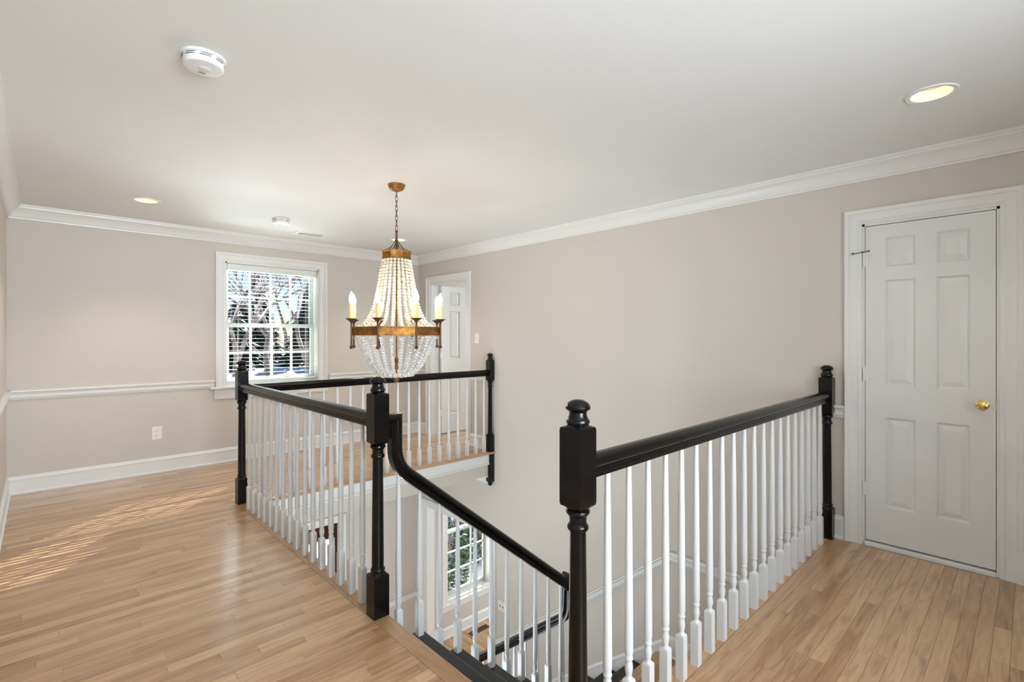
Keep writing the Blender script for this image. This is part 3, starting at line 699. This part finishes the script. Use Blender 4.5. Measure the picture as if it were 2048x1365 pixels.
for k in range(24):
    a = PHI + math.radians(15 * k)
    obj('bead_strand', strand(DN, a, 0.0112, 0.0222), 'bead_clear', ch, angle=80)
    obj('bead_hook', MB().tube([(CX + 0.290 * math.cos(a), CY + 0.290 * math.sin(a), 1.34), (CX + 0.288 * math.cos(a), CY + 0.288 * math.sin(a), 1.325)], 0.0012, 5).tube([(CX + 0.290 * math.cos(a), CY + 0.290 * math.sin(a), 1.339), (CX + 0.319 * math.cos(a), CY + 0.319 * math.sin(a), 1.343)], 0.0012, 5), 'bronze_dark', ch)
mb = MB()
for k in range(20):
    a = 2 * math.pi * k / 20; mb.sphere((CX + 0.116 * math.cos(a), CY + 0.116 * math.sin(a), 1.056), 0.0180, 10, 7)
for k in range(12):
    a = 2 * math.pi * k / 12; mb.sphere((CX + 0.074 * math.cos(a), CY + 0.074 * math.sin(a), 1.050), 0.0180, 10, 7)
for k in range(6):
    a = 2 * math.pi * k / 6; mb.sphere((CX + 0.036 * math.cos(a), CY + 0.036 * math.sin(a), 1.046), 0.0175, 10, 7)
obj('bead_cluster', mb, 'bead_frost', ch, angle=80)
def shared(name, mb, m, **k): return mesh_from(mb, name, m, (0, 0, 0), **k)
post_m = shared('candle_post', MB().lathe([(0.001, 1.243), (0.010, 1.247), (0.0130, 1.256), (0.010, 1.265), (0.0065, 1.269), (0.0062, 1.42), (0.0085, 1.428), (0.012, 1.433)], (0, 0, -1.243), 14), 'bronze_dark')
bob_m = shared('drip_pan', MB().lathe([(0.010, 0.0), (0.018, 0.006), (0.030, 0.014), (0.0385, 0.020), (0.0390, 0.0225), (0.028, 0.020), (0.010, 0.016)], (0, 0, 0), 20), 'bronze_dark')
can_m = shared('candle_sleeve', MB().lathe([(0.0165, 0.0), (0.0172, 0.012), (0.0158, 0.03), (0.0170, 0.06), (0.0160, 0.098), (0.0172, 0.106), (0.0120, 0.108), (0.001, 0.108)], (0, 0, 0), 14), 'candle')
bul_m = shared('flame_bulb', MB().lathe([(0.0075, 0.0), (0.0105, 0.010), (0.0155, 0.026), (0.0160, 0.036), (0.0130, 0.052), (0.0075, 0.068), (0.0030, 0.080), (0.0008, 0.085)], (0, 0, 0), 14), 'bulb')
for k in range(8):
    a = PHI + math.pi / 4 * k; x, y = CX + 0.331 * math.cos(a), CY + 0.331 * math.sin(a)
    place('candle_post', post_m, (x, y, 1.243), ch)
    place('drip_pan', bob_m, (x, y, 1.433), ch)
    cs = place('candle_sleeve', can_m, (x, y, 1.450), ch)
    place('flame_bulb', bul_m, (x, y, 1.558), cs)

# ------------------------------------------------------------------ ceiling fixtures
def can_light(x, y, label, power):
    t = thing('recessed_light', (x, y, CEIL - 0.006), label, 'ceiling light', 'recessed ceiling lights')
    obj('trim_ring', MB().lathe([(0.078, 0.0), (0.0765, -0.004), (0.094, -0.005), (0.0965, -0.001), (0.0965, 0.0), (0.078, 0.0)], (x, y, CEIL), 36, False, False), 'plastic', t)
    obj('reflector', MB().lathe([(0.0772, -0.004), (0.0765, 0.02), (0.0735, 0.045), (0.066, 0.050), (0.060, 0.075)], (x, y, CEIL), 36, False, False), 'can_inside', t)
    obj('lamp_lens', MB().lathe([(0.0615, 0.070), (0.045, 0.066), (0.001, 0.064)], (x, y, CEIL), 28), 'can_glow', t)
    l = lamp('recessed_lamp', 'SPOT', (x, y, CEIL - 0.008), power, (1, 0.94, 0.86), (x, y, 0), spot_size=math.radians(112), spot_blend=0.7, shadow_soft_size=0.05)
CANS = [(0.625, 4.973, 'recessed ceiling light above the left end of the back wall'), (2.97, 5.005, 'recessed ceiling light behind the chandelier stem'),
        (2.947, 0.318, 'large recessed ceiling light near the closet door')]
for x, y, lb_ in CANS: can_light(x, y, lb_, 6 if y < 1 else 27)

def smoke(x, y, label, face):
    t = thing('smoke_detector', (x, y, CEIL - 0.046), label, 'smoke detector', 'round smoke detectors')
    obj('housing', MB().lathe([(0.001, -0.046), (0.050, -0.0455), (0.068, -0.043), (0.0715, -0.038), (0.0725, -0.012), (0.0725, -0.010), (0.078, -0.009), (0.079, 0.0)], (x, y, CEIL), 40), 'plastic', t)
    mb = MB()
    for row, z in ((0, -0.022), (1, -0.015)):
        for k in range(8):
            a0 = face + math.radians(45 * k + 6 + 4 * row); a1 = a0 + math.radians(30)
            ring = []
            for a in [a0 + (a1 - a0) * i / 5 for i in range(6)]:
                r0, r1 = 0.0715, 0.0731
                ring.append([(x + r0*math.cos(a), y + r0*math.sin(a), CEIL + z), (x + r1*math.cos(a), y + r1*math.sin(a), CEIL + z), (x + r1*math.cos(a), y + r1*math.sin(a), CEIL + z + 0.0026), (x + r0*math.cos(a), y + r0*math.sin(a), CEIL + z + 0.0026)])
            mb.rings(ring)
    obj('slots', mb, 'slot', t, smooth=False)
    obj('test_button', MB().lathe([(0.001, -0.049), (0.020, -0.0485), (0.024, -0.046)], (x + 0.004, y - 0.006, CEIL), 24), 'plastic', t)
    obj('button_mark', MB().tube([(x + 0.004 + 0.011*math.cos(i/16*2*math.pi), y - 0.006 + 0.005*math.sin(i/16*2*math.pi), CEIL - 0.0488) for i in range(16)], 0.0007, 5, True), 'grey_print', t)
    obj('marking', MB().box(x - 0.010, x + 0.014, y + 0.030, y + 0.044, CEIL - 0.0462, CEIL - 0.0455), 'grey_print', t, smooth=False)
smoke(0.470, 2.275, 'white smoke detector on the ceiling at upper left, nearest the viewer', 0.3)
smoke(1.648, 4.90, 'small white smoke detector on the ceiling in front of the back window', 0.1)

t = thing('ceiling_vent', (2.11, 5.38, CEIL - 0.01), 'white ceiling air register between the far smoke detector and the chandelier', 'air vent')
obj('frame', panel_grid(MB(), (1.955, 2.265), (5.30, 5.46), [(1.985, 2.235, 5.33, 5.43)], CEIL - 0.008, CEIL, fZ(0)), 'plastic', t, smooth=False)
for k in range(8):
    yy = 5.336 + k * 0.0125
    obj('louver', MB().prism([(yy, CEIL - 0.008), (yy + 0.002, CEIL - 0.008), (yy + 0.010, CEIL - 0.001), (yy + 0.008, CEIL - 0.001)], lambda p, q, a: (a, p, q), 1.985, 2.235), 'plastic', t, smooth=False)

# ------------------------------------------------------------------ plates on the walls, floor register
t = thing('wall_outlet', (0.8245, YB, 0.322), 'white duplex outlet low on the back wall left of the window', 'outlet')
obj('cover_plate', MB().cbox(0.783, 0.866, YB - 0.007, YB, 0.322, 0.452, 0.003), 'plate', t, smooth=False)
for zz in (0.364, 0.410):
    mb = MB().lathe([(0.0165, 0), (0.0165, 0.002), (0.015, 0.003)], (0, 0, 0), 20); mb.v = [(0.8245 + a, YB - 0.007 - c, zz + b * 0.85) for a, b, c in mb.v]
    r = obj('receptacle', mb, 'plate', t)
    for dx in (-0.006, 0.006): obj('slot', MB().box(0.8245 + dx - 0.001, 0.8245 + dx + 0.001, YB - 0.0106, YB - 0.0098, zz - 0.003, zz + 0.006), 'slot', r, smooth=False)
t = thing('light_switch', (XR, 4.626, 1.245), 'white single light switch on the wall beside the open door', 'switch')
obj('cover_plate', MB().cbox(XR - 0.007, XR, 4.588, 4.664, 1.248, 1.368, 0.003), 'plate', t, smooth=False)
obj('toggle', MB().cbox(XR - 0.018, XR - 0.006, 4.621, 4.631, 1.300, 1.320, 0.002), 'plate', t, smooth=False)
t = thing('light_switch', (XR, 4.18, -1.812), 'white double light switch on the stair wall beside the dining room opening', 'switch')
obj('cover_plate', MB().cbox(XR - 0.007, XR, 4.121, 4.239, -1.812, -1.692, 0.003), 'plate', t, smooth=False)
for yy in (4.157, 4.203): obj('toggle', MB().cbox(XR - 0.018, XR - 0.006, yy - 0.006, yy + 0.006, -1.762, -1.742, 0.002), 'grey_print', t, smooth=False)
t = thing('floor_register', (4.77, 5.728, LOW), 'brown metal floor register below the dining room window', 'floor vent')
obj('frame', panel_grid(MB(), (4.60, 4.94), (5.682, 5.778), [(4.62, 4.92, 5.70, 5.76)], 0.0, 0.005, fZ(LOW)), 'vent_brown', t, smooth=False)
for k in range(20): obj('fin', MB().box(4.622 + k * 0.015, 4.630 + k * 0.015, 5.70, 5.76, LOW + 0.0005, LOW + 0.004), 'vent_brown', t, smooth=False)

# ------------------------------------------------------------------ outdoors
def ground_z(x, y):
    t = min(1, max(0, (y - 8) / 22)); return -3.35 + 2.85 * t * t * (3 - 2 * t) + max(0, y - 30) * 0.01 + 0.08 * math.sin(x * 0.7) * math.sin(y * 0.5)
mb = MB(); nx, ny = 60, 60
for j in range(ny + 1):
    for i in range(nx + 1):
        x, y = -30 + 80 * i / nx, YB + 0.17 + 74 * (j / ny) ** 1.4; mb.v.append((x, y, ground_z(x, y)))
for j in range(ny):
    for i in range(nx): a = j * (nx + 1) + i; mb.f.append((a, a + 1, a + nx + 2, a + nx + 1))
S(obj('snow_ground', mb, 'snow'))
rnd = random.Random(11)
def evergreen(x, y, h, w, label, material='needles'):
    z0 = ground_z(x, y) - 0.1; t = thing('evergreen_tree', (x, y, z0), label, 'tree', 'evergreens beyond the window')
    obj('trunk', MB().lathe([(w * 0.06, 0), (w * 0.04, h * 0.5), (0.01, h * 0.97)], (x, y, z0), 7), 'bark', t)
    mb = MB(); n = int(520 * min(1.6, h / 5))
    for i in range(n):
        f = rnd.random() ** 1.25; zz = z0 + h * (0.03 + 0.95 * f); R = w * (1 - f) ** 0.8 * rnd.uniform(0.75, 1.1) + 0.05; a = rnd.uniform(0, 2*math.pi)
        c, s = math.cos(a), math.sin(a); q = rnd.uniform(0.10, 0.2) * (0.6 + h / 8); dr = rnd.uniform(0.15, 0.45)
        p = [(x + 0.25*R*c, y + 0.25*R*s, zz), (x + 0.7*R*c - q*s, y + 0.7*R*s + q*c, zz - dr*0.5*R), (x + R*c, y + R*s, zz - dr*R), (x + 0.7*R*c + q*s, y + 0.7*R*s - q*c, zz - dr*0.5*R), (x + 0.65*R*c, y + 0.65*R*s, zz - dr*0.25*R + 0.06)]
        mb.add(p, [(0, 1, 4), (1, 2, 4), (2, 3, 4), (3, 0, 4), (0, 3, 2, 1)])
    obj('foliage', mb, material, t, smooth=False)
def bare_tree(x, y, h, label, snow=0.4):
    z0 = ground_z(x, y) - 0.1; t = thing('bare_tree', (x, y, z0), label, 'tree', 'bare trees beyond the window')
    mb = MB(); sm = MB(); tw = MB()
    def grow(p, d, l, r, lev):
        q = p + d * l; m = (p + q) / 2 + Vector((rnd.uniform(-1, 1), rnd.uniform(-1, 1), 0)) * l * 0.06
        (mb if lev < 3 else tw).tube([p, m, q], [r, r * 0.85, r * 0.68], 5 if lev < 2 else 3)
        if lev >= 2 and rnd.random() < snow: sm.tube([p + Vector((0, 0, r)), m + Vector((0, 0, r)), q + Vector((0, 0, r))], r * 0.9 + 0.006, 3)
        if lev >= 5: return
        for _ in range(2 if lev == 0 else rnd.choice((2, 3))):
            nd = (d + Vector((rnd.uniform(-1, 1), rnd.uniform(-1, 1), rnd.uniform(-0.35, 0.7))) * 0.75).normalized()
            grow(p + (q - p) * rnd.uniform(0.65, 1.0), nd, l * rnd.uniform(0.62, 0.85), r * 0.62, lev + 1)
    grow(Vector((x, y, z0)), Vector((rnd.uniform(-.1, .1), rnd.uniform(-.1, .1), 1)).normalized(), h * 0.28, h * 0.018, 0)
    obj('trunk', mb, 'bark', t, angle=60); obj('twigs', tw, 'bark', t, kind='stuff', smooth=False)
    if sm.v: obj('snow_on_twigs', sm, 'twig_snow', t, kind='stuff', smooth=False)
for x, y, h, w, lb_ in ((7.9, 31, 3.9, 1.9, 'low dark evergreen seen in the left panes of the upstairs window'), (12.0, 31, 4.2, 2.0, 'dark evergreen behind the right-hand panes of the upstairs window'),
                  (9.9, 35.5, 5.0, 2.3, 'broad dark evergreen behind the middle panes of the upstairs window'), (14.3, 36.5, 6.0, 2.3, 'tall evergreen at the right edge of the upstairs window'),
                  (12.3, 42, 7.0, 2.5, 'evergreen far back above the middle of the upstairs window')):
    evergreen(x, y, h, w, lb_)
for x, y, h, lb_ in ((5.3, 20, 9.0, 'bare snowy tree in the left panes of the upstairs window'), (8.2, 21.5, 9.5, 'bare snowy tree in the right panes of the upstairs window'), (8.2, 26, 9.5, 'bare snowy tree with forked trunk in the middle panes of the window'),
                (11.6, 48, 14.0, 'tall bare tree far behind the evergreens at the window left'), (17.3, 50, 13.0, 'tall bare tree far behind the evergreens at the window right')):
    bare_tree(x, y, h, lb_)
bare_tree(10.6, 26.5, 3.2, 'bare bush low in the right panes of the upstairs window', 0.6)
for x, y, h, w, lb_ in ((22.5, 38, 15, 4.2, 'unseen tall evergreen added right of the window view to shade the snow'), (33, 38, 16, 4.6, 'unseen tall evergreen added further right to shade the snow'), (38, 49, 15, 5, 'unseen tall evergreen added at the far right to shade the snow'), (27, 49, 16, 4.6, 'unseen tall evergreen added behind on the right to shade the snow'), (12.3, 14.6, 8.0, 3.0, 'unseen evergreen added near the house to shade the ground by the shrubs'), (18.5, 20, 9.5, 3.2, 'unseen evergreen added further off to shade the ground by the shrubs')):
    evergreen(x, y, h, w, lb_)  # out of view, added only to keep sun off the snow
# neighbouring house
hx, hy = 13.5, 60.0; hz = ground_z(hx, hy) - 0.3
hs = thing('house', (hx, hy, hz), 'blue grey house beyond the snow in the left panes of the window', 'house')
obj('wall', MB().box(hx - 5, hx + 5, hy - 3, hy + 3, hz, hz + 4.6), 'siding', hs, smooth=False)
obj('roof', MB().prism([(-3.5, 4.5), (3.5, 4.5), (0, 7.2)], lambda p, q, a: (a, hy + p, hz + q), hx - 5.3, hx + 5.3), 'snow', hs, smooth=False)
for dx in (-3, 0, 3):
    w_ = obj('window', MB().box(hx + dx - 0.6, hx + dx + 0.6, hy - 3.06, hy - 2.98, hz + 1.3, hz + 3.0), 'trim', hs, smooth=False)
    obj('pane', MB().box(hx + dx - 0.5, hx + dx + 0.5, hy - 3.09, hy - 3.05, hz + 1.4, hz + 2.9), 'house_glass', w_, smooth=False)
# leafy shrub against the dining-room window
def shrub(x, y, rx, ry, h, n, label):
    z0 = ground_z(x, y); t = thing('leafy_shrub', (x, y, z0), label, 'shrub', 'shrubs outside the dining room')
    mb = MB(); stm = MB(); sn = MB()
    for i in range(14):
        a = rnd.uniform(0, 2*math.pi); stm.tube([(x, y, z0), (x + 0.5*rx*math.cos(a), y + 0.5*ry*math.sin(a), z0 + h*0.5), (x + 0.8*rx*math.cos(a), y + 0.8*ry*math.sin(a), z0 + h*0.85)], [0.03, 0.02, 0.008], 5)
    for i in range(n):
        a = rnd.uniform(0, 2*math.pi); f = rnd.uniform(0.05, 1); rr = math.sqrt(rnd.uniform(0.25, 1)) * math.sqrt(max(0.08, 1 - (2*f-0.85)**2 * 0.8))
        c = Vector((x + rx*rr*math.cos(a), y + ry*rr*math.sin(a), z0 + h*f))
        d = Vector((math.cos(a) + rnd.uniform(-.7, .7), math.sin(a) + rnd.uniform(-.7, .7), rnd.uniform(-0.6, 0.6))).normalized(); sd = d.cross(Vector((0, 0, 1))).normalized(); u = sd.cross(d)
        L_, w_ = rnd.uniform(0.07, 0.12), rnd.uniform(0.017, 0.026)
        tgt = sn if rnd.random() < 0.06 else mb
        tgt.add([c, c + d*L_*0.4 + sd*w_ + u*0.008, c + d*L_*0.8 + sd*w_*0.6, c + d*L_ - u*0.01, c + d*L_*0.8 - sd*w_*0.6, c + d*L_*0.4 - sd*w_ + u*0.008], [(0, 1, 2, 3), (0, 3, 4, 5)])
    obj('stems', stm, 'bark', t); obj('leaves', mb, 'leaf', t, kind='stuff', smooth=False); obj('snow_patches', sn, 'snow', t, kind='stuff', smooth=False)
shrub(5.15, 7.4, 0.75, 0.6, 2.3, 2600, 'glossy green shrub outside the left of the dining room window')
shrub(6.7, 7.9, 0.7, 0.6, 2.0, 2200, 'glossy green shrub outside the right of the dining room window')
